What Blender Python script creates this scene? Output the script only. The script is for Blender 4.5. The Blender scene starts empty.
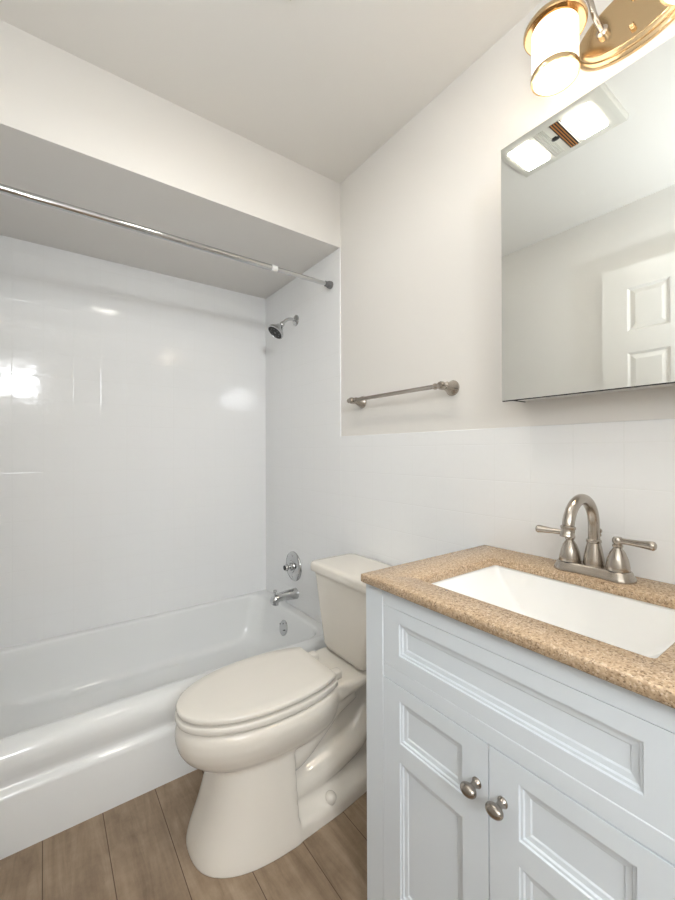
import bpy, bmesh, math, random
from mathutils import Vector, Matrix
random.seed(4)
PI = math.pi
S = bpy.context.scene
COL = S.collection

# ------------------------------------------------------------------ camera
CAMZ = 1.15
yaw, pitch, roll = 0.62995, 0.003681, -0.003231
fw = Vector((math.sin(yaw)*math.cos(pitch), math.cos(yaw)*math.cos(pitch), math.sin(pitch)))
rt = Vector((math.cos(yaw), -math.sin(yaw), 0)); up = rt.cross(fw)
rt2 = rt*math.cos(roll) + up*math.sin(roll); up2 = -rt*math.sin(roll) + up*math.cos(roll)
cam = bpy.data.objects.new('camera', bpy.data.cameras.new('camera')); COL.objects.link(cam)
cam.matrix_world = Matrix(((rt2.x, up2.x, -fw.x, 0), (rt2.y, up2.y, -fw.y, 0), (rt2.z, up2.z, -fw.z, CAMZ), (0, 0, 0, 1)))
cam.data.sensor_fit = 'VERTICAL'; cam.data.sensor_height = 36; cam.data.lens = 403.18/900*36
cam.data.clip_start = 0.01
S.camera = cam

# ------------------------------------------------------------------ light and exposure
W = bpy.data.worlds.new('world'); S.world = W; W.use_nodes = True
W.node_tree.nodes['Background'].inputs[0].default_value = (0.9, 0.95, 1, 1)
W.node_tree.nodes['Background'].inputs[1].default_value = 0.3
SHADE_E = 0.65     # opal shades of the vanity light
LENS_E = 9.5      # lit lenses of the ceiling fan
FLASH_W = 3.3     # flash bounced off the ceiling
HALL_FILL_W = 8.8       # fill light added in the unseen hall
ld = bpy.data.lights.new('hall_fill', 'AREA'); ld.shape = 'RECTANGLE'; ld.size = 0.6; ld.size_y = 0.3  # area light added behind the camera for fill and the tile reflection
ld.energy = HALL_FILL_W; ld.color = (0.93, 0.97, 1.0)
lo = bpy.data.objects.new('hall_fill', ld); COL.objects.link(lo)
lo.location = (-0.43, -1.93, 2.03); lo.rotation_euler = (PI/2, 0, 0)
fd = bpy.data.lights.new('bounced_flash', 'AREA'); fd.shape = 'DISK'; fd.size = 0.12; fd.energy = FLASH_W; fd.color = (0.90, 0.96, 1.0)
fo = bpy.data.objects.new('bounced_flash', fd); COL.objects.link(fo)      # flash head at the camera, turned up to the ceiling and left wall
fo.location = (-0.06, -0.10, 1.42)
fo.rotation_euler = Vector((-0.25, -0.02, 0.97)).to_track_quat('-Z', 'Y').to_euler()
S.view_settings.view_transform = 'Standard'; S.view_settings.look = 'None'
S.view_settings.gamma = 1; S.view_settings.use_curve_mapping = False
S.view_settings.exposure = 2.17

# ------------------------------------------------------------------ materials
def lin(c): return tuple(((v/255)/12.92 if v/255 <= 0.04045 else ((v/255+0.055)/1.055)**2.4) for v in c) + (1,)
def mat(name, col, rough=0.5, metal=0.0, coat=0.0, bump=None, spec=None):
    m = bpy.data.materials.new(name); m.use_nodes = True
    b = m.node_tree.nodes['Principled BSDF']
    b.inputs['Base Color'].default_value = col if len(col) == 4 else (*col, 1)
    b.inputs['Roughness'].default_value = rough; b.inputs['Metallic'].default_value = metal
    b.inputs['Coat Weight'].default_value = coat
    if spec is not None: b.inputs['Specular IOR Level'].default_value = spec
    nt = m.node_tree
    if bump:
        tc = nt.nodes.new('ShaderNodeTexCoord'); n = nt.nodes.new('ShaderNodeTexNoise'); bp = nt.nodes.new('ShaderNodeBump')
        n.inputs['Scale'].default_value = bump[0]; n.inputs['Detail'].default_value = 3
        bp.inputs['Strength'].default_value = bump[1]; bp.inputs['Distance'].default_value = bump[2]
        nt.links.new(tc.outputs['Object'], n.inputs['Vector']); nt.links.new(n.outputs[0], bp.inputs['Height'])
        nt.links.new(bp.outputs[0], b.inputs['Normal'])
    return m
def emis(name, col, s):
    m = bpy.data.materials.new(name); m.use_nodes = True
    b = m.node_tree.nodes['Principled BSDF']
    b.inputs['Base Color'].default_value = (0.85, 0.83, 0.8, 1); b.inputs['Roughness'].default_value = 0.25
    b.inputs['Emission Color'].default_value = (*col, 1); b.inputs['Emission Strength'].default_value = s
    return m
def tile_mat(name, axes, p0, q0, pw=0.1135, ph=0.1105):
    m = mat(name, (0.92, 0.925, 0.93), 0.09); nt = m.node_tree; b = nt.nodes['Principled BSDF']
    tc = nt.nodes.new('ShaderNodeTexCoord'); sp = nt.nodes.new('ShaderNodeSeparateXYZ'); cb = nt.nodes.new('ShaderNodeCombineXYZ')
    nt.links.new(tc.outputs['Object'], sp.inputs[0])
    for k, (a, o) in enumerate(zip(axes, (p0, q0))):
        ad = nt.nodes.new('ShaderNodeMath'); ad.operation = 'SUBTRACT'; ad.inputs[1].default_value = o - 20*(pw, ph)[k]
        nt.links.new(sp.outputs[a], ad.inputs[0]); nt.links.new(ad.outputs[0], cb.inputs[k])
    br = nt.nodes.new('ShaderNodeTexBrick'); br.offset = 0; br.squash = 1
    br.inputs['Scale'].default_value = 1; br.inputs['Brick Width'].default_value = pw; br.inputs['Row Height'].default_value = ph
    br.inputs['Mortar Size'].default_value = 0.0022; br.inputs['Mortar Smooth'].default_value = 0.9; br.inputs['Bias'].default_value = -1
    br.inputs['Color1'].default_value = (1, 1, 1, 1); br.inputs['Color2'].default_value = (1, 1, 1, 1); br.inputs['Mortar'].default_value = (0, 0, 0, 1)
    nt.links.new(cb.outputs[0], br.inputs['Vector'])
    mx = nt.nodes.new('ShaderNodeMix'); mx.data_type = 'RGBA'
    mx.inputs[6].default_value = (0.92, 0.925, 0.93, 1); mx.inputs[7].default_value = (0.90, 0.905, 0.905, 1)
    nt.links.new(br.outputs['Fac'], mx.inputs[0]); nt.links.new(mx.outputs[2], b.inputs['Base Color'])
    ns = nt.nodes.new('ShaderNodeTexNoise'); ns.inputs['Scale'].default_value = 9; nt.links.new(tc.outputs['Object'], ns.inputs['Vector'])
    b1 = nt.nodes.new('ShaderNodeBump'); b1.inputs['Strength'].default_value = 0.12; b1.inputs['Distance'].default_value = 0.01
    nt.links.new(ns.outputs[0], b1.inputs['Height'])
    bp = nt.nodes.new('ShaderNodeBump'); bp.invert = True; bp.inputs['Strength'].default_value = 0.2; bp.inputs['Distance'].default_value = 0.0012
    nt.links.new(br.outputs['Fac'], bp.inputs['Height']); nt.links.new(b1.outputs[0], bp.inputs['Normal']); nt.links.new(bp.outputs[0], b.inputs['Normal'])
    return m

M = {}
M['paint'] = mat('warm_white_wall_paint', (0.835, 0.81, 0.775), 0.55, bump=(180, 0.05, 0.002))
M['ceil'] = mat('white_ceiling_paint', (0.83, 0.805, 0.765), 0.7, bump=(150, 0.05, 0.002))
M['tile_yz'] = tile_mat('white_glazed_tile_side', (1, 2), 1.508, 1.17)
M['tile_xz'] = tile_mat('white_glazed_tile_back', (0, 2), 0.0, 1.17, ph=0.1095)
M['enamel'] = mat('white_tub_enamel', (0.87, 0.88, 0.88), 0.1)
M['bone'] = mat('bone_vitreous_china', (0.83, 0.785, 0.715), 0.1)
M['seat'] = mat('bone_seat_plastic', (0.83, 0.79, 0.725), 0.2)
M['vanity'] = mat('pale_grey_cabinet_lacquer', (0.76, 0.815, 0.87), 0.35)
M['nickel'] = mat('brushed_nickel', (0.47, 0.425, 0.375), 0.25, 1)
M['nickel_dark'] = mat('satin_nickel_knob', (0.36, 0.325, 0.29), 0.25, 1)
M['chrome'] = mat('chrome', (0.56, 0.565, 0.57), 0.09, 1)
M['bronze'] = mat('warm_brass_nickel', (0.60, 0.45, 0.27), 0.2, 1)
M['black'] = mat('black_rubber', (0.02, 0.02, 0.02), 0.5)
M['grey'] = mat('grey_rubber', (0.16, 0.16, 0.16), 0.55)
M['basin'] = mat('white_basin_china', (0.88, 0.88, 0.87), 0.08)
M['white'] = mat('white_enamelled_metal', (0.8, 0.8, 0.79), 0.4)
M['fan'] = mat('off_white_fan_plastic', (0.68, 0.66, 0.60), 0.45)
M['door'] = mat('white_door_gloss_paint', (0.82, 0.80, 0.765), 0.3)
M['mirror'] = mat('mirror_silver', (0.90, 0.925, 0.915), 0.0, 1)
M['amber'] = mat('amber_heater_glow', (0.65, 0.28, 0.08), 0.3, 0.6)  # orange glow of the heater slots put into the metal colour
M['shade'] = emis('lit_opal_glass', (1.0, 0.85, 0.66), SHADE_E)
M['bulb'] = emis('lit_bulb', (1.0, 0.9, 0.75), 50)
M['lens'] = emis('lit_fan_lens', (1.0, 0.95, 0.86), LENS_E)

def granite():
    m = mat('tan_speckled_stone', (0.5, 0.36, 0.23), 0.25); nt = m.node_tree; b = nt.nodes['Principled BSDF']
    tc = nt.nodes.new('ShaderNodeTexCoord')
    v = nt.nodes.new('ShaderNodeTexVoronoi'); v.inputs['Scale'].default_value = 430
    n = nt.nodes.new('ShaderNodeTexNoise'); n.inputs['Scale'].default_value = 150; n.inputs['Detail'].default_value = 6
    n2 = nt.nodes.new('ShaderNodeTexNoise'); n2.inputs['Scale'].default_value = 12
    for q in (v, n, n2): nt.links.new(tc.outputs['Object'], q.inputs['Vector'])
    sp = nt.nodes.new('ShaderNodeSeparateColor'); nt.links.new(v.outputs['Color'], sp.inputs[0])
    r = nt.nodes.new('ShaderNodeValToRGB'); e = r.color_ramp.elements
    e[0].position = 0.0; e[0].color = lin((84, 64, 46)); e[1].position = 1.0; e[1].color = lin((226, 208, 184))
    for p, c in ((0.10, (122, 96, 70)), (0.22, (172, 146, 116)), (0.6, (194, 168, 138)), (0.85, (208, 184, 156))):
        k = e.new(p); k.color = lin(c)
    nt.links.new(sp.outputs[0], r.inputs[0])
    r2 = nt.nodes.new('ShaderNodeValToRGB'); e2 = r2.color_ramp.elements
    e2[0].position = 0.36; e2[0].color = lin((146, 121, 95)); e2[1].position = 0.62; e2[1].color = lin((208, 182, 152))
    nt.links.new(n.outputs[0], r2.inputs[0])
    mx = nt.nodes.new('ShaderNodeMix'); mx.data_type = 'RGBA'; mx.inputs[0].default_value = 0.45
    nt.links.new(r.outputs[0], mx.inputs[6]); nt.links.new(r2.outputs[0], mx.inputs[7]); nt.links.new(mx.outputs[2], b.inputs['Base Color'])
    return m
M['stone'] = granite()
def planks():
    m = mat('wood_look_vinyl_plank', (0.3, 0.2, 0.12), 0.4); nt = m.node_tree; b = nt.nodes['Principled BSDF']
    tc = nt.nodes.new('ShaderNodeTexCoord'); sp = nt.nodes.new('ShaderNodeSeparateXYZ'); cb = nt.nodes.new('ShaderNodeCombineXYZ')
    nt.links.new(tc.outputs['Object'], sp.inputs[0])
    for k, (a, o) in enumerate(((1, -20.15), (0, -0.003 - 0.155*40))):
        ad = nt.nodes.new('ShaderNodeMath'); ad.operation = 'SUBTRACT'; ad.inputs[1].default_value = o
        nt.links.new(sp.outputs[a], ad.inputs[0]); nt.links.new(ad.outputs[0], cb.inputs[k])
    br = nt.nodes.new('ShaderNodeTexBrick'); br.offset = 0.1; br.squash = 1
    for k, v in (('Scale', 1), ('Brick Width', 1.22), ('Row Height', 0.155), ('Mortar Size', 0.0012), ('Mortar Smooth', 0.2), ('Bias', 0)): br.inputs[k].default_value = v
    br.inputs['Color1'].default_value = (0, 0, 0, 1); br.inputs['Color2'].default_value = (1, 1, 1, 1); br.inputs['Mortar'].default_value = (0.5, 0.5, 0.5, 1)
    nt.links.new(cb.outputs[0], br.inputs['Vector'])
    mp = nt.nodes.new('ShaderNodeMapping'); mp.inputs['Scale'].default_value = (26, 3.2, 1); nt.links.new(tc.outputs['Object'], mp.inputs[0])
    n = nt.nodes.new('ShaderNodeTexNoise'); n.inputs['Scale'].default_value = 1; n.inputs['Detail'].default_value = 8; n.inputs['Roughness'].default_value = 0.65; n.inputs['Distortion'].default_value = 0.6
    nt.links.new(mp.outputs[0], n.inputs['Vector'])
    n3 = nt.nodes.new('ShaderNodeTexNoise'); n3.inputs['Scale'].default_value = 7; n3.inputs['Detail'].default_value = 7; n3.inputs['Roughness'].default_value = 0.7
    nt.links.new(tc.outputs['Object'], n3.inputs['Vector'])
    ad = nt.nodes.new('ShaderNodeMath'); ad.operation = 'MULTIPLY_ADD'; ad.inputs[1].default_value = 0.55
    nt.links.new(n.outputs[0], ad.inputs[0])
    a2 = nt.nodes.new('ShaderNodeMath'); a2.operation = 'MULTIPLY'; a2.inputs[1].default_value = 0.45
    nt.links.new(n3.outputs[0], a2.inputs[0]); nt.links.new(a2.outputs[0], ad.inputs[2])
    r = nt.nodes.new('ShaderNodeValToRGB'); e = r.color_ramp.elements
    e[0].position = 0.28; e[0].color = lin((102, 83, 64)); e[1].position = 0.72; e[1].color = lin((186, 165, 142))
    k = e.new(0.5); k.color = lin((150, 129, 107))
    nt.links.new(ad.outputs[0], r.inputs[0])
    hs = nt.nodes.new('ShaderNodeHueSaturation')
    mr = nt.nodes.new('ShaderNodeMapRange'); mr.inputs[3].default_value = 0.92; mr.inputs[4].default_value = 1.08
    nt.links.new(br.outputs['Color'], mr.inputs[0]); nt.links.new(mr.outputs[0], hs.inputs['Value']); nt.links.new(r.outputs[0], hs.inputs['Color'])
    mx = nt.nodes.new('ShaderNodeMix'); mx.data_type = 'RGBA'; mx.inputs[7].default_value = lin((84, 62, 44))
    nt.links.new(br.outputs['Fac'], mx.inputs[0]); nt.links.new(hs.outputs[0], mx.inputs[6]); nt.links.new(mx.outputs[2], b.inputs['Base Color'])
    bp = nt.nodes.new('ShaderNodeBump'); bp.inputs['Strength'].default_value = 0.12; bp.inputs['Distance'].default_value = 0.002
    nt.links.new(ad.outputs[0], bp.inputs['Height']); nt.links.new(bp.outputs[0], b.inputs['Normal'])
    return m
M['planks'] = planks()

# ------------------------------------------------------------------ mesh helpers
WL = {}      # world position of each object's origin
def obj(name, bm, m, parent=None, smooth=True, origin=None, label=None, sharp=40):
    me = bpy.data.meshes.new(name)
    bmesh.ops.recalc_face_normals(bm, faces=bm.faces)
    o = bpy.data.objects.new(name, me); COL.objects.link(o)
    if parent is not None: base = WL[parent.name]
    else: base = Vector(origin) if origin else Vector((0, 0, 0))
    bm.transform(Matrix.Translation(-base)); bm.to_mesh(me); bm.free()
    if parent is not None: o.parent = parent
    else: o.location = base
    WL[o.name] = base
    if smooth:
        for p in me.polygons: p.use_smooth = True
        me.set_sharp_from_angle(angle=math.radians(sharp))
    me.materials.append(m)
    if label: o['label'] = label
    return o
def empty(name, loc, label, cat, group=None):
    o = bpy.data.objects.new(name, None); COL.objects.link(o); o.location = loc; o.empty_display_size = 0.05
    o['label'] = label; o['category'] = cat
    if group: o['group'] = group
    WL[o.name] = Vector(loc); return o
def struct(name, bm, m, parent=None, smooth=False):
    o = obj(name, bm, m, parent, smooth)
    if parent is None: o['kind'] = 'structure'
    return o
def BM(): return bmesh.new()
def box(bm, x0, x1, y0, y1, z0, z1, bev=0.0, seg=2):
    vs = [bm.verts.new((x, y, z)) for x in (x0, x1) for y in (y0, y1) for z in (z0, z1)]
    fs = [bm.faces.new([vs[i] for i in f]) for f in ((0, 1, 3, 2), (4, 6, 7, 5), (0, 4, 5, 1), (2, 3, 7, 6), (0, 2, 6, 4), (1, 5, 7, 3))]
    if bev > 0:
        es = list({e for f in fs for e in f.edges})
        bmesh.ops.bevel(bm, geom=es, offset=bev, segments=seg, affect='EDGES', profile=0.5)
    return bm
def loft(bm, rings, cap0=True, cap1=True, closed=True):
    R = [[bm.verts.new(p) for p in r] for r in rings]; n = len(R[0])
    for a, b in zip(R, R[1:]):
        for i in range(n if closed else n-1):
            j = (i+1) % n
            bm.faces.new((a[i], a[j], b[j], b[i]))
    if cap0: bm.faces.new(R[0][::-1])
    if cap1: bm.faces.new(R[-1])
    return bm
def frame(ax):
    ax = Vector(ax).normalized(); t = Vector((0, 0, 1)) if abs(ax.z) < 0.9 else Vector((1, 0, 0))
    a = ax.cross(t).normalized(); return a, ax.cross(a).normalized(), ax
def lathe(bm, o, ax, prof, n=32, sa=1.0, sb=1.0):
    """prof: (radius, distance along ax) pairs"""
    a, b, ax = frame(ax); o = Vector(o); rings = []
    for r, d in prof:
        r = max(r, 1e-5)
        rings.append([o + ax*d + a*(r*sa*math.cos(2*PI*i/n)) + b*(r*sb*math.sin(2*PI*i/n)) for i in range(n)])
    return loft(bm, rings)
def tube(bm, pts, rad, n=16, sub=6, cap=True):
    P = [Vector(p) for p in pts]
    rs = rad if isinstance(rad, (list, tuple)) else [rad]*len(P)
    if sub > 1 and len(P) > 2:
        Q, q = [], []
        for i in range(len(P)-1):
            p0, p1, p2, p3 = P[max(i-1, 0)], P[i], P[i+1], P[min(i+2, len(P)-1)]
            for k in range(sub):
                t = k/sub
                Q.append(0.5*((2*p1) + (p2-p0)*t + (2*p0-5*p1+4*p2-p3)*t*t + (3*p1-p0-3*p2+p3)*t**3))
                q.append(rs[i]*(1-t) + rs[i+1]*t)
        P, rs = Q+[P[-1]], q+[rs[-1]]
    T = [(P[min(i+1, len(P)-1)]-P[max(i-1, 0)]).normalized() for i in range(len(P))]
    a = frame(T[0])[0]; rings = []
    for p, t, r in zip(P, T, rs):
        a = (a - t*a.dot(t)).normalized(); b = t.cross(a)
        rings.append([p + a*(r*math.cos(2*PI*i/n)) + b*(r*math.sin(2*PI*i/n)) for i in range(n)])
    return loft(bm, rings, cap, cap)
def rrect(x0, x1, y0, y1, r, z, n=6):
    pts = []
    for cx, cy, a0 in ((x1-r, y1-r, 0), (x0+r, y1-r, PI/2), (x0+r, y0+r, PI), (x1-r, y0+r, 1.5*PI)):
        for k in range(n+1):
            a = a0 + PI/2*k/n; pts.append(Vector((cx+r*math.cos(a), cy+r*math.sin(a), z)))
    return pts
def sphere(bm, c, r, sx=1, sy=1, sz=1, n=20):
    bmesh.ops.create_uvsphere(bm, u_segments=n, v_segments=n//2, radius=r, matrix=Matrix.Translation(c) @ Matrix.Diagonal((sx, sy, sz, 1)))
    return bm
def fuse(bm, vox, it):
    """melt overlapping shells into one continuous moulded surface"""
    me = bpy.data.meshes.new('tmp'); bmesh.ops.recalc_face_normals(bm, faces=bm.faces); bm.to_mesh(me); bm.free()
    o = bpy.data.objects.new('tmp', me); COL.objects.link(o)
    r = o.modifiers.new('r', 'REMESH'); r.mode = 'VOXEL'; r.voxel_size = vox
    s = o.modifiers.new('s', 'SMOOTH'); s.iterations = it; s.factor = 0.5
    dg = bpy.context.evaluated_depsgraph_get(); dg.update()
    m2 = bpy.data.meshes.new_from_object(o.evaluated_get(dg))
    b2 = BM(); b2.from_mesh(m2)
    bpy.data.objects.remove(o); bpy.data.meshes.remove(me); bpy.data.meshes.remove(m2)
    return b2

# ------------------------------------------------------------------ room shell
XL, XR, YF, YB, ZC, YS, ZS = -0.355, 1.12, -0.40, 2.29, 2.40, 1.508, 2.10
HX0, HX1, HY = -1.0, 1.0, -1.95
struct('floor', box(BM(), HX0-0.1, XR+0.1, HY-0.1, YB+0.1, -0.05, 0), M['planks'])
ceil_o = struct('ceiling', box(BM(), HX0-0.1, XR+0.1, HY-0.1, YB+0.1, ZC, ZC+0.05), M['ceil'])
struct('wall_right', box(BM(), XR, XR+0.1, YF-0.1, YB+0.1, 0, ZC), M['paint'])
struct('wall_back', box(BM(), XL-0.1, XR, YB, YB+0.1, 0, ZC), M['paint'])
struct('wall_left', box(BM(), XL-0.1, XL, YF-0.1, YB, 0, ZC), M['paint'])
struct('ceiling_soffit', box(BM(), XL, XR, YS, YB, ZS, ZC), M['paint'])
b = BM(); DX0, DX1 = -0.325, 0.44
box(b, XL, DX0, YF-0.1, YF, 0, ZC); box(b, DX1, XR, YF-0.1, YF, 0, ZC); box(b, DX0, DX1, YF-0.1, YF, 2.05, ZC)
struct('wall_front', b, M['paint'])
b = BM()
for y0, y1 in ((YF, YF+0.012), (YF-0.112, YF-0.1)):
    for x0, x1 in ((DX1, DX1+0.06),): box(b, x0, x1, y0, y1, 0, 2.05, 0.003)
    box(b, DX0, DX1+0.06, y0, y1, 2.05, 2.11, 0.003)
struct('trim_1', b, M['door'])
b = BM()
box(b, HX0-0.1, HX0, HY, YF-0.1, 0, ZC); struct('wall_hall_left', b, M['paint'])
b = BM(); box(b, HX1, HX1+0.1, HY, YF-0.1, 0, ZC); struct('wall_hall_right', b, M['paint'])
b = BM(); box(b, HX0, HX1, HY-0.1, HY, 0, ZC); struct('wall_hall_back', b, M['paint'])
b = BM()
for q in ((-0.77, -0.73, 1.84, 2.22), (-0.13, -0.09, 1.84, 2.22), (-0.73, -0.13, 1.84, 1.88), (-0.73, -0.13, 2.18, 2.22)): box(b, q[0], q[1], HY, HY+0.03, q[2], q[3], 0.003)
struct('hall_fill_frame', b, M['door'])  # made-up window frame set around the added hall light
b = BM(); box(b, HX0, XL, YF-0.1, YF, 0, ZC); struct('wall_hall_front', b, M['paint'])

T = 0.006      # tile thickness
struct('wall_right_tile', box(BM(), XR-T, XR, YS-0.003, YB, 0, ZS, 0.002), M['tile_yz'])
struct('wall_right_wainscot', box(BM(), XR-T, XR, YF, YS-0.003, 0, 1.22, 0.002), M['tile_yz'])
struct('wall_back_tile', box(BM(), XL+T, XR-T, YB-T, YB, 0, ZS, 0.0), M['tile_xz'])
struct('wall_left_tile', box(BM(), XL, XL+T, YS-0.003, YB, 0, ZS, 0.002), M['tile_yz'])
struct('wall_left_wainscot', box(BM(), XL, XL+T, YF, YS-0.003, 0, 1.22, 0.002), M['tile_yz'])

# ------------------------------------------------------------------ door leaf folded against the left wall
def door_leaf():
    x0, x1, y0, y1, z0, z1 = -0.346, -0.311, 0.098, 0.882, 0.012, 2.07
    b = BM(); st = 0.112; pw = 0.172
    cols = [(y1-st-pw, y1-st), (y0+st, y0+st+pw)]
    rows = [(1.742, 1.958), (0.98, 1.636), (0.24, 0.80)]
    ys = sorted({y0, y1, *[v for c in cols for v in c]}); zs = sorted({z0, z1, *[v for r in rows for v in r]})
    V = {}
    def v(x, y, z):
        k = (round(x, 5), round(y, 5), round(z, 5))
        if k not in V: V[k] = b.verts.new((x, y, z))
        return V[k]
    for xf in (x1, x0):
        for a, c in zip(ys, ys[1:]):
            for d, e in zip(zs, zs[1:]):
                if any(abs(a-q[0]) < 1e-6 for q in cols) and any(abs(d-q[0]) < 1e-6 for q in rows) :
                    s = -1 if xf == x1 else 1
                    prev = [(xf, a, c, d, e)]
                    for off, dep in ((0.010, 0.009), (0.014, 0.009), (0.034, 0.002)):
                        prev.append((xf+s*dep, a+off, c-off, d+off, e-off))
                    for p, q in zip(prev, prev[1:]):
                        A = [v(p[0], p[1], p[3]), v(p[0], p[2], p[3]), v(p[0], p[2], p[4]), v(p[0], p[1], p[4])]
                        B = [v(q[0], q[1], q[3]), v(q[0], q[2], q[3]), v(q[0], q[2], q[4]), v(q[0], q[1], q[4])]
                        for i in range(4): b.faces.new((A[i], A[(i+1) % 4], B[(i+1) % 4], B[i]))
                    b.faces.new(B)
                else:
                    b.faces.new((v(xf, a, d), v(xf, c, d), v(xf, c, e), v(xf, a, e)))
    for a, c in zip(ys, ys[1:]):
        for z in (z0, z1): b.faces.new((v(x0, a, z), v(x0, c, z), v(x1, c, z), v(x1, a, z)))
    for d, e in zip(zs, zs[1:]):
        for y in (y0, y1): b.faces.new((v(x0, y, d), v(x0, y, e), v(x1, y, e), v(x1, y, d)))
    o = struct('door_1', b, M['door'])
    lathe(k := BM(), (x1, 0.815, 0.95), (1, 0, 0), [(0.03, 0), (0.03, 0.006), (0.012, 0.01), (0.012, 0.03), (0.026, 0.04), (0.027, 0.052), (0.018, 0.062), (0, 0.064)])
    obj('door_knob', k, M['nickel'], o)
    for z in (0.25, 1.05, 1.85):
        k = BM(); lathe(k, (-0.318, 0.09, z-0.04), (0, 0, 1), [(0.006, 0), (0.006, 0.08)], 12); box(k, -0.322, -0.318, 0.09, 0.11, z-0.04, z+0.04)
        obj('hinge', k, M['nickel'], o)
door_leaf()

# ------------------------------------------------------------------ bathtub
def tub():
    x0, x1 = XL+T+0.001, XR-T-0.001; y0, y1 = 1.482, YB-T-0.001; zr = 0.297
    t = empty('bathtub', ((x0+x1)/2, (y0+y1)/2, 0), 'white enamelled bathtub built in along the tiled back wall under the curtain rod', 'bathtub')
    # apron and front rim: profile swept along x
    prof = [(1.498, 0), (1.486, 0), (1.486, 0.160), (1.488, 0.168), (1.494, 0.1745), (1.502, 0.1785), (1.507, 0.183), (1.509, 0.190), (1.506, 0.205), (1.502, 0.225), (1.501, 0.245), (1.504, 0.262),
            (1.511, 0.277), (1.522, 0.288), (1.538, 0.295), (1.560, 0.297)]
    b = BM()
    rings = [[Vector((x, y, z)) for y, z in prof] for x in (x0, x1)]
    loft(b, rings, False, False, closed=False)
    # deck + basin: rounded-rectangle loft
    def outer(z): return rrect(x0, x1, 1.555, y1, 0.002, z, 10)
    def inn(d, z, r, e=0.0): return rrect(x0+0.07+d*1.6, x1-0.052-d, 1.575+d*0.6, y1-0.035-d*0.6, r, z, 10)
    rings = [outer(zr), inn(-0.012, zr, 0.09), inn(-0.004, zr-0.003, 0.09), inn(0.002, zr-0.012, 0.09), inn(0.010, zr-0.05, 0.09), inn(0.028, 0.15, 0.10), inn(0.05, 0.085, 0.11), inn(0.075, 0.058, 0.12), inn(0.11, 0.048, 0.12)]
    loft(b, rings, False, True)
    obj('tub_shell', b, M['enamel'], t, sharp=60)
    # overflow plate on the plumbing end, drain in the floor
    b = BM(); ax = Vector((-1, 0, 0.22)); c = Vector((1.0415, 1.925, 0.204))
    lathe(b, c-ax*0.004, ax, [(0.040, 0), (0.040, 0.006), (0.037, 0.009), (0, 0.0105)], 32)
    ov = obj('overflow_plate', b, M['chrome'], t, label='round chrome overflow plate')
    for dy, dz in ((0.018, 0.018), (-0.018, -0.005)):
        b = BM(); lathe(b, c+Vector((-0.0095, dy, dz)), ax, [(0.004, 0), (0.004, 0.003), (0, 0.0035)], 10); obj('screw', b, M['grey'], ov)
    b = BM(); lathe(b, (0.86, 1.92, 0.046), (0, 0, 1), [(0.032, 0), (0.032, 0.004), (0.024, 0.006), (0.02, 0.004), (0, 0.004)], 28)
    obj('drain', b, M['chrome'], t)
tub()

# ------------------------------------------------------------------ shower and tub fittings on the plumbing wall
WX = XR-T
def shower():
    y, z = 1.908, 1.866
    t = empty('overhead_shower', (WX, y, z), 'chrome shower head with black face on a short arm high on the tiled wall', 'shower head')
    b = BM(); lathe(b, (WX, y, z), (-1, 0, 0), [(0.030, 0), (0.029, 0.004), (0.020, 0.010), (0.012, 0.013), (0.011, 0.016)]); obj('flange', b, M['chrome'], t)
    b = BM(); tube(b, [(WX-0.005, y, z), (WX-0.035, y, z+0.001), (WX-0.06, y, z-0.010), (WX-0.085, y, z-0.034)], 0.0085, 14); obj('arm', b, M['chrome'], t)
    d = Vector((-0.62, 0, -0.78)).normalized(); o = Vector((WX-0.080, y, z-0.028))
    b = BM(); lathe(b, o, d, [(0.010, 0), (0.014, 0.006), (0.014, 0.016), (0.011, 0.020), (0.018, 0.026), (0.026, 0.042), (0.040, 0.058), (0.0455, 0.068), (0.0455, 0.076), (0.041, 0.078), (0.040, 0.075)])
    h = obj('head', b, M['chrome'], t)
    b = BM(); lathe(b, o, d, [(0.0395, 0.074), (0.0395, 0.0775), (0.010, 0.0785), (0, 0.0785)]); f = obj('spray_face', b, M['black'], h)
    b = BM()
    for k in range(8):
        a = 2*PI*k/8; fa, fb, _ = frame(d)
        lathe(b, o+d*0.077+fa*(0.026*math.cos(a))+fb*(0.026*math.sin(a)), d, [(0.003, 0), (0.002, 0.003)], 8)
    lathe(b, o+d*0.078, d, [(0.007, 0), (0.006, 0.002), (0, 0.0025)], 12)
    obj('nozzles', b, M['grey'], h)
shower()
def valve():
    y, z = 1.937, 0.52
    t = empty('shower_valve', (WX, y, z), 'round chrome shower valve plate with a ball handle above the tub spout', 'shower valve')
    b = BM(); lathe(b, (WX, y, z), (-1, 0, 0), [(0.080, 0), (0.080, 0.004), (0.076, 0.009), (0.060, 0.013), (0.034, 0.016), (0.032, 0.020), (0.0, 0.022)], 48); obj('escutcheon', b, M['chrome'], t)
    b = BM(); lathe(b, (WX-0.018, y, z), (-1, 0, 0), [(0.022, 0), (0.020, 0.012), (0.012, 0.014), (0.010, 0.018), (0.014, 0.021), (0.019, 0.026), (0.0195, 0.032), (0.016, 0.038), (0.010, 0.041), (0, 0.0415)]); h = obj('handle', b, M['chrome'], t)
    b = BM(); lathe(b, (WX-0.0585, y, z), (-1, 0, 0), [(0.013, 0), (0.013, 0.002), (0.009, 0.0035), (0, 0.0035)], 20); obj('cap', b, M['black'], h)
    for dz in (-0.058, 0.058):
        b = BM(); lathe(b, (WX-0.0125, y, z+dz), (-1, 0, 0), [(0.006, 0), (0.005, 0.003), (0, 0.004)], 12); obj('screw', b, M['chrome'], t)
valve()
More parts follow.
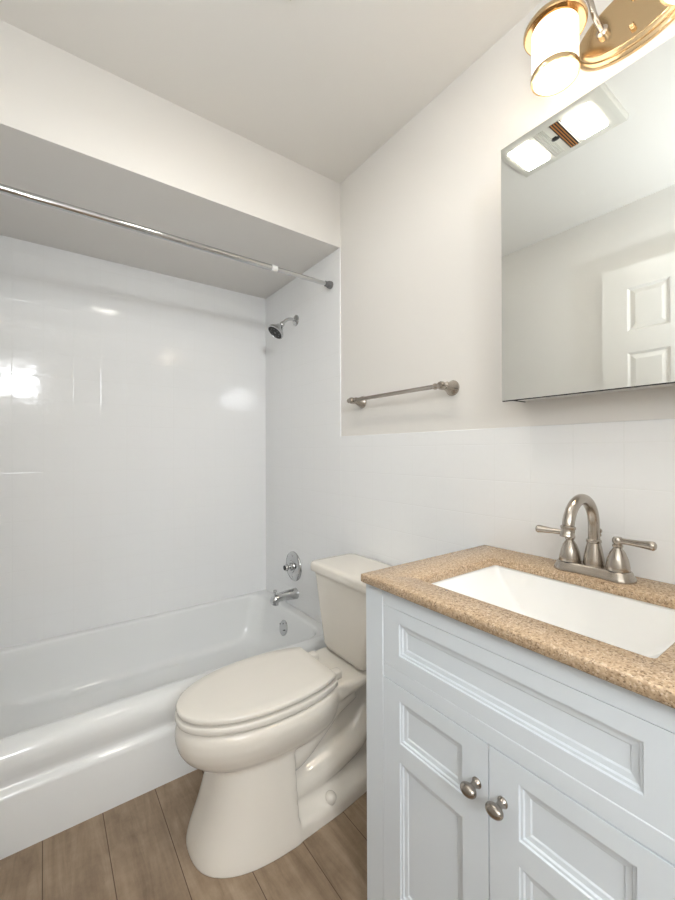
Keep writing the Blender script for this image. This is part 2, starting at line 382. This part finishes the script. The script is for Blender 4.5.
def spout():
    y, z = 1.917, 0.376
    t = empty('tub_spout', (WX, y, z), 'chrome tub spout with a pull up diverter over the bathtub', 'tub spout')
    b = BM(); prof = [(0.0, 0.030, 0.030, 0), (0.02, 0.029, 0.029, 0), (0.07, 0.026, 0.025, 0.002), (0.10, 0.024, 0.022, 0.001), (0.125, 0.022, 0.022, -0.004), (0.14, 0.020, 0.021, -0.010), (0.148, 0.013, 0.014, -0.014)]
    loft(b, [[Vector((WX-d, y+ry*math.cos(2*PI*i/24), z+dz+rz*math.sin(2*PI*i/24))) for i in range(24)] for d, ry, rz, dz in prof])
    lathe(b, (WX-0.125, y, z-0.012), (-0.15, 0, -1), [(0.019, 0), (0.019, 0.022), (0.014, 0.022), (0.013, 0.01), (0, 0.01)], 24)
    obj('body', b, M['chrome'], t)
    b = BM(); lathe(b, (WX-0.128, y, z+0.012), (0, 0, 1), [(0.0045, 0), (0.0045, 0.018), (0.010, 0.022), (0.011, 0.028), (0.007, 0.032), (0, 0.033)], 16); obj('diverter_knob', b, M['chrome'], t)
spout()
def rod():
    y, z = 1.575, 1.9465
    t = empty('shower_curtain_rod', ((XL+XR)/2, y, z), 'chrome tension curtain rod spanning the tub alcove below the soffit', 'curtain rod')
    xa, xb = XL+T, WX; j = 0.800
    b = BM(); lathe(b, (xa+0.02, y, z), (1, 0, 0), [(0.0125, 0), (0.0125, j-xa-0.02), (0.0095, j-xa-0.018)], 24); obj('outer_tube', b, M['chrome'], t)
    b = BM(); lathe(b, (j-0.02, y, z), (1, 0, 0), [(0.0098, 0), (0.0098, xb-0.02-j+0.02)], 24); obj('inner_tube', b, M['chrome'], t)
    b = BM(); lathe(b, (j-0.004, y, z), (1, 0, 0), [(0.0132, 0), (0.0138, 0.003), (0.0138, 0.012), (0.011, 0.016), (0.0136, 0.019), (0.0136, 0.026), (0.0105, 0.029)], 24); obj('collar', b, M['white'], t)
    for x, s in ((xa, 1), (xb, -1)):
        b = BM(); lathe(b, (x, y, z), (s, 0, 0), [(0.017, 0), (0.018, 0.003), (0.018, 0.012), (0.0145, 0.022), (0.0125, 0.024), (0.0125, 0.036)], 20); obj('end_cap', b, M['grey'], t, label='grey rubber end cap')
rod()

# ------------------------------------------------------------------ towel bar
def towel_bar():
    z = 1.363; ya, yb = 1.350, 0.872
    t = empty('towel_bar', (XR, (ya+yb)/2, z), 'brushed nickel towel bar on two flared posts on the painted wall above the toilet', 'towel bar')
    b = BM(); lathe(b, (1.062, yb, z+0.004), (0, 1, 0), [(0.0085, 0), (0.0085, 0.02), (0.0105, 0.024), (0.0105, 0.03), (0.0075, 0.034), (0.0075, ya-yb-0.034), (0.0105, ya-yb-0.03), (0.0105, ya-yb-0.024), (0.0085, ya-yb-0.02), (0.0085, ya-yb)], 20)
    obj('bar', b, M['nickel'], t)
    for y, s in ((ya, 1), (yb, -1)):
        b = BM(); lathe(b, (XR, y, z), (-1, 0, 0.06), [(0.0265, 0), (0.0265, 0.004), (0.024, 0.007), (0.018, 0.022), (0.0125, 0.036), (0.0105, 0.042), (0.013, 0.046), (0.014, 0.056), (0.014, 0.064), (0.010, 0.071), (0, 0.073)], 28)
        p = obj('post', b, M['nickel'], t)
        b = BM(); lathe(b, (1.062, y+s*0.010, z+0.004), (0, s, 0), [(0.007, 0), (0.006, 0.006), (0.009, 0.009), (0.0095, 0.014), (0.006, 0.019), (0, 0.020)], 16); obj('finial', b, M['nickel'], p)
towel_bar()

# ------------------------------------------------------------------ toilet
def toilet():
    yc = 1.185
    t = empty('toilet', (0.70, yc, 0), 'bone coloured two piece toilet with closed lid between bathtub and vanity', 'toilet')
    N = 64
    def egg(xf, xm, xb, w, z, ef=2.05, eb=2.3, ab=0.285, off=0.0, dy=0.0):
        """plan outline: rounded nose at xf, widest at xm, cut off straight at xb"""
        pts = []; xf += off; xb -= off; w -= off
        for i in range(N):
            a = 2*PI*i/N; c, s = math.cos(a), math.sin(a)
            if c <= 0:
                x = xm - (xm-xf)*abs(c)**(2/ef); y = w*math.copysign(abs(s)**(2/ef), s)
            else:
                x = xm + (ab-off)*abs(c)**(2/eb); y = w*math.copysign(abs(s)**(2/eb), s)
                if x > xb: x = xb
            pts.append(Vector((x, yc+dy+y, z)))
        return pts
    b = BM()
    # bowl
    R = [(0.373, 0.316, 0.58, 0.80, 0.153), (0.366, 0.307, 0.58, 0.80, 0.160), (0.350, 0.302, 0.58, 0.80, 0.166), (0.325, 0.301, 0.58, 0.79, 0.165), (0.298, 0.308, 0.58, 0.78, 0.158),
         (0.274, 0.323, 0.58, 0.77, 0.147), (0.250, 0.350, 0.58, 0.75, 0.128), (0.228, 0.392, 0.58, 0.73, 0.10)]
    loft(b, [egg(xf, xm, xb, w, z, ab=0.27, dy=0.006) for z, xf, xm, xb, w in R])
    # pedestal front
    R = [(0.275, 0.415, 0.60, 0.118), (0.23, 0.402, 0.60, 0.128), (0.17, 0.388, 0.60, 0.137), (0.10, 0.368, 0.60, 0.147), (0.04, 0.346, 0.60, 0.158), (0.012, 0.337, 0.60, 0.162), (-0.03, 0.330, 0.60, 0.165)]
    loft(b, [egg(xf, xm, 0.612, w, z, ef=2.6, ab=0.25) for z, xf, xm, w in R])
    # core behind the pedestal, under the bowl and the tank deck
    box(b, 0.55, 0.96, yc-0.072, yc+0.072, -0.03, 0.34)
    # foot flange
    def foot(off, z):
        pts = []
        for x, w in ((0.50, 0.150), (0.60, 0.155), (0.76, 0.147), (0.88, 0.132), (0.96, 0.105), (0.985, 0.07)): pts.append((x if x < 0.9 else x-off*0.5, w-off))
        return [Vector((x, yc-w, z)) for x, w in pts] + [Vector((x, yc+w, z)) for x, w in pts[::-1]]
    loft(b, [foot(-0.006, -0.03), foot(-0.003, 0.03), foot(0.004, 0.046), foot(0.055, 0.080)])
    # trapway
    for q in (-1, 1):
        tube(b, [(0.54, yc+q*0.060, 0.195), (0.63, yc+q*0.066, 0.205), (0.71, yc+q*0.064, 0.245), (0.78, yc+q*0.064, 0.295), (0.86, yc+q*0.07, 0.335)], [0.052, 0.052, 0.046, 0.044, 0.044], 16)
        tube(b, [(0.60, yc+q*0.058, 0.085), (0.68, yc+q*0.062, 0.098), (0.78, yc+q*0.062, 0.118), (0.88, yc+q*0.060, 0.155), (0.95, yc+q*0.045, 0.23)], [0.050, 0.052, 0.052, 0.052, 0.052], 16)
    # neck: curved underside up to the tank deck
    prof = [(0.62, 0.23, 0.085), (0.70, 0.250, 0.082), (0.755, 0.288, 0.092), (0.81, 0.326, 0.124), (0.86, 0.342, 0.133), (0.92, 0.352, 0.134), (1.08, 0.354, 0.130)]
    loft(b, [[Vector((x, yc-w*0.8, z)), Vector((x, yc-w, z+0.012)), Vector((x, yc-w, 0.372 if x < .8 else 0.378)), Vector((x, yc-w+0.01, 0.375 if x < .8 else 0.3845)), Vector((x, yc+w-0.01, 0.375 if x < .8 else 0.3845)), Vector((x, yc+w, 0.372 if x < .8 else 0.378)), Vector((x, yc+w, z+0.012)), Vector((x, yc+w*0.8, z))] for x, z, w in prof])
    b = fuse(b, 0.006, 7)
    bmesh.ops.bisect_plane(b, geom=b.verts[:]+b.edges[:]+b.faces[:], plane_co=(0, 0, 0.0006), plane_no=(0, 0, -1), clear_outer=True)
    bmesh.ops.holes_fill(b, edges=[e for e in b.edges if e.is_boundary], sides=0)
    obj('bowl', b, M['bone'], t, sharp=180)
    def slab(z0, z1, off, rim=0.0045, dome=0.0, xb=0.785):
        g = lambda z, o: egg(0.304, 0.575, xb, 0.156, z, dy=0.008, off=off+o, ef=2.08, eb=2.2)
        rings = [g(z0, rim), g(z0+rim*0.5, rim*0.25), g(z0+rim, 0), g(z1-rim, 0), g(z1-rim*0.4, rim*0.3), g(z1, rim)]
        if dome:
            for k in (0.03, 0.07, 0.12): rings.append(g(z1+dome*k/0.12, rim+k))
        return loft(BM(), rings)
    obj('seat', slab(0.3765, 0.3970, -0.002, xb=0.785), M['seat'], t, sharp=50)
    obj('lid', slab(0.4035, 0.4200, 0.001, xb=0.78, dome=0.003), M['seat'], t, sharp=50)
    for s in (-1, 1):
        b = BM(); box(b, 0.782, 0.818, yc+s*0.072-0.017, yc+s*0.072+0.017, 0.378, 0.410, 0.007, 3); obj('hinge', b, M['seat'], t)
    # tank
    def tk(z, xf, w, r=0.032): return rrect(xf, 1.092, yc-w, yc+w, r, z, 8)
    b = loft(BM(), [tk(0.3855, 0.905, 0.098, 0.02), tk(0.388, 0.891, 0.110, 0.025), tk(0.396, 0.881, 0.121), tk(0.414, 0.877, 0.131), tk(0.46, 0.877, 0.142), tk(0.53, 0.879, 0.164), tk(0.60, 0.882, 0.186), tk(0.672, 0.884, 0.207)])
    obj('tank', b, M['bone'], t, sharp=60)
    def ld_(z, o): return rrect(0.870+o, 1.104-o, yc-0.217+o, yc+0.217-o, 0.03, z, 8)
    b = loft(BM(), [ld_(0.670, 0.006), ld_(0.672, 0.001), ld_(0.676, 0), ld_(0.697, 0), ld_(0.703, 0.003), ld_(0.706, 0.009), ld_(0.707, 0.03)])
    obj('tank_lid', b, M['bone'], t, sharp=50)
    for s in (-1, 1):
        b = BM(); lathe(b, (0.735, yc+s*0.131, 0.048), (0, s*0.55, 1), [(0.019, 0), (0.018, 0.010), (0.013, 0.017), (0.006, 0.021), (0, 0.022)], 24); obj('bolt_cap', b, M['bone'], t)
toilet()

# ------------------------------------------------------------------ vanity cabinet
VX, VY0, VY1, VZ = 0.634, 0.0855, 0.7545, 0.837
def panel(b, x, y0, y1, z0, z1, th, holes):
    """flat slab whose front (at x, facing -x) carries stepped recessed fields"""
    ys = sorted({y0, y1, *[v for h in holes for v in h[:2]]}); zs = sorted({z0, z1, *[v for h in holes for v in h[2:]]})
    V = {}
    def v(*p):
        k = tuple(round(q, 5) for q in p)
        if k not in V: V[k] = b.verts.new(p)
        return V[k]
    for a, c in zip(ys, ys[1:]):
        for d, e in zip(zs, zs[1:]):
            h = [h for h in holes if h[0]-1e-6 <= a and c <= h[1]+1e-6 and h[2]-1e-6 <= d and e <= h[3]+1e-6]
            if h:
                prev = [(x, a, c, d, e)]
                for off, dep in ((0.0015, 0.003), (0.0055, 0.0035), (0.0075, 0.0065), (0.0155, 0.0075), (0.018, 0.0095)): prev.append((x+dep, a+off, c-off, d+off, e-off))
                for p, q in zip(prev, prev[1:]):
                    A = [v(p[0], p[1], p[3]), v(p[0], p[2], p[3]), v(p[0], p[2], p[4]), v(p[0], p[1], p[4])]
                    B = [v(q[0], q[1], q[3]), v(q[0], q[2], q[3]), v(q[0], q[2], q[4]), v(q[0], q[1], q[4])]
                    for i in range(4): b.faces.new((A[i], A[(i+1) % 4], B[(i+1) % 4], B[i]))
                b.faces.new(B)
            else: b.faces.new((v(x, a, d), v(x, c, d), v(x, c, e), v(x, a, e)))
    for a, c in zip(ys, ys[1:]):
        for z in (z0, z1): b.faces.new((v(x, a, z), v(x, c, z), v(x+th, c, z), v(x+th, a, z)))
    for d, e in zip(zs, zs[1:]):
        for y in (y0, y1): b.faces.new((v(x, y, d), v(x, y, e), v(x+th, y, e), v(x+th, y, d)))
    b.faces.new((v(x+th, y0, z0), v(x+th, y1, z0), v(x+th, y1, z1), v(x+th, y0, z1)))
    return b
def vanity():
    t = empty('vanity_cabinet', ((VX+1.11)/2, (VY0+VY1)/2, 0), 'pale blue grey vanity cabinet with one false drawer and two doors under the stone top', 'vanity')
    b = BM(); xb = XR-T-0.002; bv = 0.0012
    zr0, zr1, zd0, zd1 = 0.6325, 0.6645, 0.110, 0.797
    yi0, yi1 = VY0+0.0605, VY1-0.0605
    box(b, VX+0.0205, xb, VY1-0.018, VY1, 0.0, VZ, bv, 1); box(b, VX+0.0205, xb, VY0, VY0+0.018, 0.0, VZ, bv, 1)       # sides
    box(b, VX, VX+0.02, yi1, VY1, 0.0, VZ, bv, 1); box(b, VX, VX+0.02, VY0, yi0, 0.0, VZ, bv, 1)         # stiles
    box(b, VX+0.0005, VX+0.02, yi0, yi1, zd1, VZ, bv, 1); box(b, VX+0.0005, VX+0.02, yi0, yi1, zr0, zr1, bv, 1); box(b, VX+0.0005, VX+0.02, yi0, yi1, 0.07, zd0, bv, 1)   # rails
    box(b, VX+0.024, xb, VY0+0.018, VY1-0.018, 0.09, 0.105); box(b, xb-0.008, xb, VY0+0.018, VY1-0.018, 0.1, 0.70)
    obj('carcass', b, M['vanity'], t)
    g = 0.0016
    b = panel(BM(), VX+0.001, yi0+g*0.5, yi1-g*0.5, zr1+g*0.4, zd1-g*0.4, 0.018, [(0.1925, 0.6425, 0.697, 0.7675)])
    obj('drawer_front', b, M['vanity'], t, smooth=False)
    ym = (yi0+yi1)/2
    for a, c, s in ((ym+g*0.6, yi1-g, -1), (yi0+g, ym-g*0.6, 1)):
        m0, m1 = a+0.0545, c-0.0525
        if s == 1: m0, m1 = a+0.0525, c-0.0545
        b = panel(BM(), VX-0.0005, a, c, zd0+g, zr0-g, 0.019, [(m0, m1, 0.5065, 0.599), (m0, m1, 0.165, 0.4645)])
        d = obj('door', b, M['vanity'], t, smooth=False)
        ky = ym + (0.024 if s == -1 else -0.027)
        kz = 0.550
        k = BM(); lathe(k, (VX-0.0005, ky, kz), (-1, 0, -0.03), [(0.0095, 0), (0.0095, 0.0015), (0.0065, 0.005), (0.0055, 0.013), (0.0075, 0.018)], 20)
        kn = BM(); sphere(kn, (VX-0.026, ky, kz-0.001), 0.0125, 0.86, 1.28, 0.90, 24)
        for v in kn.verts: pass
        me = bpy.data.meshes.new('tmp'); kn.to_mesh(me); k.from_mesh(me); bpy.data.meshes.remove(me); kn.free()
        obj('knob', k, M['nickel_dark'], d, label='satin nickel oval knob')
vanity()
def counter():
    x0, x1, y0, y1, z0, z1 = 0.614, XR-T-0.001, 0.0785, 0.751, 0.8372, 0.8574
    sx0, sx1, sy0, sy1 = 0.694, 1.003, 0.197, 0.641
    b = BM(); n = 6
    def out(o, z): return rrect(x0+o, x1-o*0.2, y0+o*0.2, y1-o, 0.003, z, n)
    def inn(o, z): return rrect(sx0-o, sx1+o, sy0-o, sy1+o, 0.010, z, n)
    loft(b, [inn(0.0, z0), out(0.003, z0), out(0.0, z0+0.003), out(0, z1-0.003), out(0.001, z1-0.001), out(0.003, z1), inn(0.0025, z1), inn(0, z1-0.0025), inn(0.0, z0)], False, False)
    o = obj('countertop', b, M['stone'], sharp=50, origin=((x0+x1)/2, (y0+y1)/2, z0))
    o['label'] = 'tan speckled stone countertop with a rectangular cutout on the vanity cabinet'; o['category'] = 'countertop'
    # undermount basin
    t = empty('sink_basin', ((sx0+sx1)/2, (sy0+sy1)/2, 0.70), 'white rectangular undermount sink basin set into the stone countertop', 'sink')
    b = BM()
    def r(o, z, rad=0.014): return rrect(sx0-0.004+o, sx1+0.004-o, sy0-0.004+o, sy1+0.004-o, rad, z, n)
    def w(f, z, rad): # sloping floor: ends come in more than the long sides
        return rrect(sx0+0.055*f, sx1-0.035*f, sy0+0.13*f, sy1-0.13*f, rad, z, n)
    zt = z0-0.0006
    loft(b, [r(-0.018, zt-0.004, 0.02), r(-0.018, zt, 0.02), r(0.0, zt), r(0.004, zt-0.004), w(0.12, zt-0.028, 0.012), w(0.55, zt-0.085, 0.012), w(0.85, zt-0.112, 0.014), w(1.0, zt-0.120, 0.016)], False, True)
    loft(b, [r(-0.018, zt-0.004, 0.02), w(0.02, zt-0.035, 0.02), w(0.5, zt-0.098, 0.02), w(0.95, zt-0.130, 0.02)], False, True)
    obj('bowl', b, M['basin'], t, sharp=30)
    b = BM(); lathe(b, ((sx0+sx1)/2+0.02, (sy0+sy1)/2, zt-0.1205), (0, 0, 1), [(0.028, 0), (0.028, 0.002), (0.022, 0.004), (0.018, 0.002), (0.016, 0.005), (0, 0.006)], 28)
    obj('drain', b, M['nickel'], t)
counter()

def faucet():
    fx, fy, z0 = 1.052, 0.417, 0.8578
    t = empty('faucet', (fx, fy, z0), 'brushed nickel two handle faucet with a gooseneck spout behind the sink', 'faucet')
    b = BM()
    def st(o, z, n=14):
        hl, r, mid = 0.0530, 0.034-o, 0.027-o; pts = []
        # two round ends joined by a slightly waisted middle
        for s in (1, -1):
            for k in range(n+1):
                a = -PI/2*0.86 + PI*0.86*k/n
                if s == 1: pts.append(Vector((fx-r*math.sin(a), fy+hl+r*math.cos(a), z)))
                else: pts.append(Vector((fx+r*math.sin(a), fy-hl-r*math.cos(a), z)))
            for q in (0.5, 0.0, -0.5) : pts.append(Vector((fx-s*mid, fy+s*q*hl, z)))
        return pts
    loft(b, [st(0.0, z0), st(0.0, z0+0.004), st(0.002, z0+0.009), st(0.005, z0+0.013), st(0.007, z0+0.019), st(0.010, z0+0.0215)])
    obj('base_plate', b, M['nickel'], t, sharp=50)
    zb = z0+0.0205
    for s in (1, -1):
        hy = fy+s*0.0515
        b = BM(); lathe(b, (fx, hy, zb), (0, 0, 1), [(0.0235, 0), (0.0240, 0.002), (0.0235, 0.010), (0.0205, 0.026), (0.0150, 0.041), (0.0100, 0.049), (0.0085, 0.052), (0.0105, 0.054), (0.0105, 0.058), (0.0080, 0.060), (0.0105, 0.064), (0.0110, 0.070), (0.0080, 0.0755), (0, 0.077)], 32)
        h = obj('handle', b, M['nickel'], t)
        b = BM(); zz = zb+0.067; tip = 0.075
        tube(b, [(fx, hy, zz), (fx-0.004, hy+s*0.020, zz+0.0015), (fx-0.009, hy+s*0.045, zz+0.002), (fx-0.014, hy+s*(tip-0.010), zz+0.003), (fx-0.016, hy+s*(tip-0.004), zz+0.003), (fx-0.0165, hy+s*tip, zz+0.003)], [0.0076, 0.0066, 0.0076, 0.0096, 0.0098, 0.0066], 16)
        obj('lever', b, M['nickel'], h)
        b = BM(); lathe(b, (fx, hy, zb-0.001), (0, 0, 1), [(0.0245, 0), (0.0245, 0.002)], 28); obj('seal_ring', b, M['black'], h)
    sx = fx+0.006
    b = BM(); lathe(b, (sx, fy, zb), (0, 0, 1), [(0.0225, 0), (0.0225, 0.004), (0.0210, 0.018), (0.0175, 0.038), (0.0150, 0.050), (0.0145, 0.053), (0.0160, 0.055), (0.0160, 0.059), (0.0130, 0.062)], 32)
    Rr, zc = 0.065, 0.974
    pts = [(sx, fy, zb+0.055), (sx, fy, 0.955)] + [(sx-Rr+Rr*math.cos(a), fy, zc+Rr*math.sin(a)) for a in [PI*k/14*0.97 for k in range(15)]]
    tube(b, pts, [0.0122]*len(pts), 20, 3)
    e = Vector(pts[-1]); d = (e-Vector(pts[-2])).normalized()
    lathe(b, e-d*0.006, d, [(0.0122, 0), (0.0150, 0.002), (0.0150, 0.006), (0.0138, 0.008), (0.0138, 0.018), (0.0150, 0.020), (0.0150, 0.025), (0.0110, 0.026), (0.010, 0.02), (0, 0.02)], 24)
    obj('spout', b, M['nickel'], t)
    b = BM(); lathe(b, (fx+0.034, fy, z0+0.004), (0, 0, 1), [(0.003, 0), (0.003, 0.080), (0.0055, 0.082), (0.0055, 0.086), (0.0042, 0.088), (0.0070, 0.092), (0.0070, 0.097), (0.004, 0.100), (0, 0.101)], 16); obj('lift_rod', b, M['nickel'], t)
faucet()

# ------------------------------------------------------------------ mirror cabinet
def cabinet():
    y0, y1, z0, z1, xf = 0.089, 0.629, 1.2875, 1.980, 1.020
    t = empty('medicine_cabinet', (XR, (y0+y1)/2, z0), 'frameless mirrored medicine cabinet on the wall above the faucet', 'mirror cabinet')
    b = BM(); box(b, xf+0.010, XR-0.0005, y0+0.008, y1-0.012, z0+0.004, z1-0.004, 0.001, 1); obj('cabinet_body', b, M['white'], t)
    b = BM(); box(b, xf+0.0005, xf+0.0035, y0+0.0005, y1-0.0005, z0-0.0025, z1-0.0005); bk = obj('door_backing', b, M['black'], t, smooth=False)
    b = BM(); box(b, xf, xf+0.001, y0, y1, z0, z1); obj('mirror', b, M['mirror'], t, smooth=False)
    b = BM(); box(b, xf+0.0035, XR-0.001, y1-0.012, y1-0.009, z0+0.002, z0+0.05); obj('hinge_trim', b, M['black'], t)
cabinet()

# ------------------------------------------------------------------ vanity light
def sconce():
    cy, cz, sx, szb = 0.345, 2.162, 1.000, 2.054
    t = empty('vanity_light', (XR, cy, cz), 'two shade vanity light with an oval brushed metal plate above the mirror', 'wall light')
    b = BM(); a0, b0 = 0.130, 0.079; n = 72
    def el(o, x): return [Vector((x, cy+(a0-o)*math.cos(2*PI*i/n), cz+(b0-o)*math.sin(2*PI*i/n))) for i in range(n)]
    loft(b, [el(0, XR-0.0005), el(0, XR-0.008), el(0.003, XR-0.011), el(0.009, XR-0.012), el(0.010, XR-0.018), el(0.013, XR-0.020), el(0.018, XR-0.021), el(0.019, XR-0.023)])
    obj('backplate', b, M['bronze'], t)
    for dz in (0.037, -0.037):
        b = BM(); lathe(b, (XR-0.023, cy, cz+dz), (-1, 0, 0), [(0.006, 0), (0.006, 0.003), (0.0045, 0.005), (0.006, 0.009), (0.004, 0.013), (0, 0.014)], 16); obj('finial_screw', b, M['bronze'], t)
    for s in (1, -1):
        y = 0.474 if s == 1 else 2*cy-0.474
        yp = cy+s*0.060
        b = BM(); lathe(b, (XR-0.022, yp, cz), (-1, 0, 0), [(0.013, 0), (0.013, 0.010), (0.010, 0.013), (0.0065, 0.015)], 20)
        tube(b, [(XR-0.034, yp, cz), (XR-0.062, yp+s*0.004, cz+0.020), (XR-0.072, yp+s*0.012, cz+0.062), (XR-0.082, yp+s*0.032, cz+0.100), (sx+0.022, y-s*0.020, cz+0.106), (sx+0.004, y-s*0.003, cz+0.082), (sx, y, cz+0.060)], 0.0062, 14)
        obj('arm', b, M['nickel'], t)
        b = BM(); zt = szb+0.113
        lathe(b, (sx, y, zt), (0, 0, 1), [(0.044, 0.004), (0.044, 0.010), (0.062, 0.004), (0.066, -0.001), (0.069, 0.000), (0.069, 0.006), (0.062, 0.016), (0.050, 0.026), (0.030, 0.034), (0.018, 0.042), (0.012, 0.058), (0.010, 0.064), (0, 0.066)], 40)
        obj('shade_holder', b, M['bronze'], t)
        b = BM(); lathe_open = [(0.0505, 0.000), (0.0505, 0.112), (0.0380, 0.117), (0.0380, 0.113), (0.0470, 0.100), (0.0470, 0.000)]
        rings = [[Vector((sx+r*math.cos(2*PI*i/48), y+r*math.sin(2*PI*i/48), szb+d)) for i in range(48)] for r, d in lathe_open]
        loft(b, rings+[rings[0]], False, False)
        sh = obj('glass_shade', b, M['shade'], t, label='lit white opal glass cylinder shade')
        b = BM(); rp = [(0.0470, 0.0), (0.0470, 0.010), (0.0525, 0.011), (0.0540, 0.005), (0.0525, -0.002), (0.0470, -0.002)]
        rings = [[Vector((sx+r*math.cos(2*PI*i/48), y+r*math.sin(2*PI*i/48), szb+d)) for i in range(48)] for r, d in rp]
        loft(b, rings+[rings[0]], False, False); obj('rim_ring', b, M['bronze'], sh)
        b = BM(); sphere(b, (sx, y, szb+0.074), 0.022); lathe(b, (sx, y, szb+0.085), (0, 0, 1), [(0.012, 0), (0.012, 0.02)], 16)
        obj('bulb', b, M['bulb'], t)
sconce()

# ------------------------------------------------------------------ ceiling fan with lights
def fan():
    x0, x1, y0, y1 = 0.285, 0.548, 0.566, 0.960; zf = 2.370
    t = empty('exhaust_fan', ((x0+x1)/2, (y0+y1)/2, ZC), 'rectangular ceiling exhaust fan with two lit lenses and a centre grille, seen in the mirror', 'exhaust fan')
    b = BM()
    def rr(o, z): return rrect(x0+o, x1-o, y0+o, y1-o, 0.0015, z, 2)
    loft(b, [rr(0, ZC-0.0003), rr(0, zf+0.014), rr(0.004, zf+0.006), rr(0.022, zf)])
    obj('housing', b, M['fan'], t, sharp=25)
    for a, c in ((0.832, 0.922), (0.617, 0.702)):
        b = BM(); rings = [rrect(0.334+o, 0.496-o, a+o, c-o, 0.004, z, 3) for o, z in ((0, zf+0.002), (0, zf-0.003), (0.003, zf-0.005), (0.012, zf-0.0065), (0.03, zf-0.007))]
        loft(b, rings); obj('light_lens', b, M['lens'], t, label='lit square frosted lens', sharp=30)
    b = BM(); box(b, 0.325, 0.503, 0.714, 0.756, zf-0.0006, zf+0.002); g = obj('vent_grille', b, M['black'], t, smooth=False)  # flat black sheet stands for the shade inside the slots
    for k in range(5):
        y = 0.716+0.0092*k
        b = BM(); box(b, 0.325, 0.503, y, y+0.0032, zf-0.003, zf); obj('slat', b, M['amber'] if k in (1, 2, 3) else M['fan'], g)
    b = BM()
    for k in range(6): box(b, 0.325, 0.503, 0.775+0.0072*k, 0.7785+0.0072*k, zf-0.0028, zf+0.001, 0.0008, 1)
    obj('ribbed_panel', b, M['fan'], t)
    b = BM(); lathe(b, (0.425, 0.763, zf+0.001), (0, 0, -1), [(0.013, 0), (0.013, 0.003), (0.010, 0.007), (0, 0.009)], 24, 1.3, 0.8); obj('sensor', b, M['black'], t)
fan()
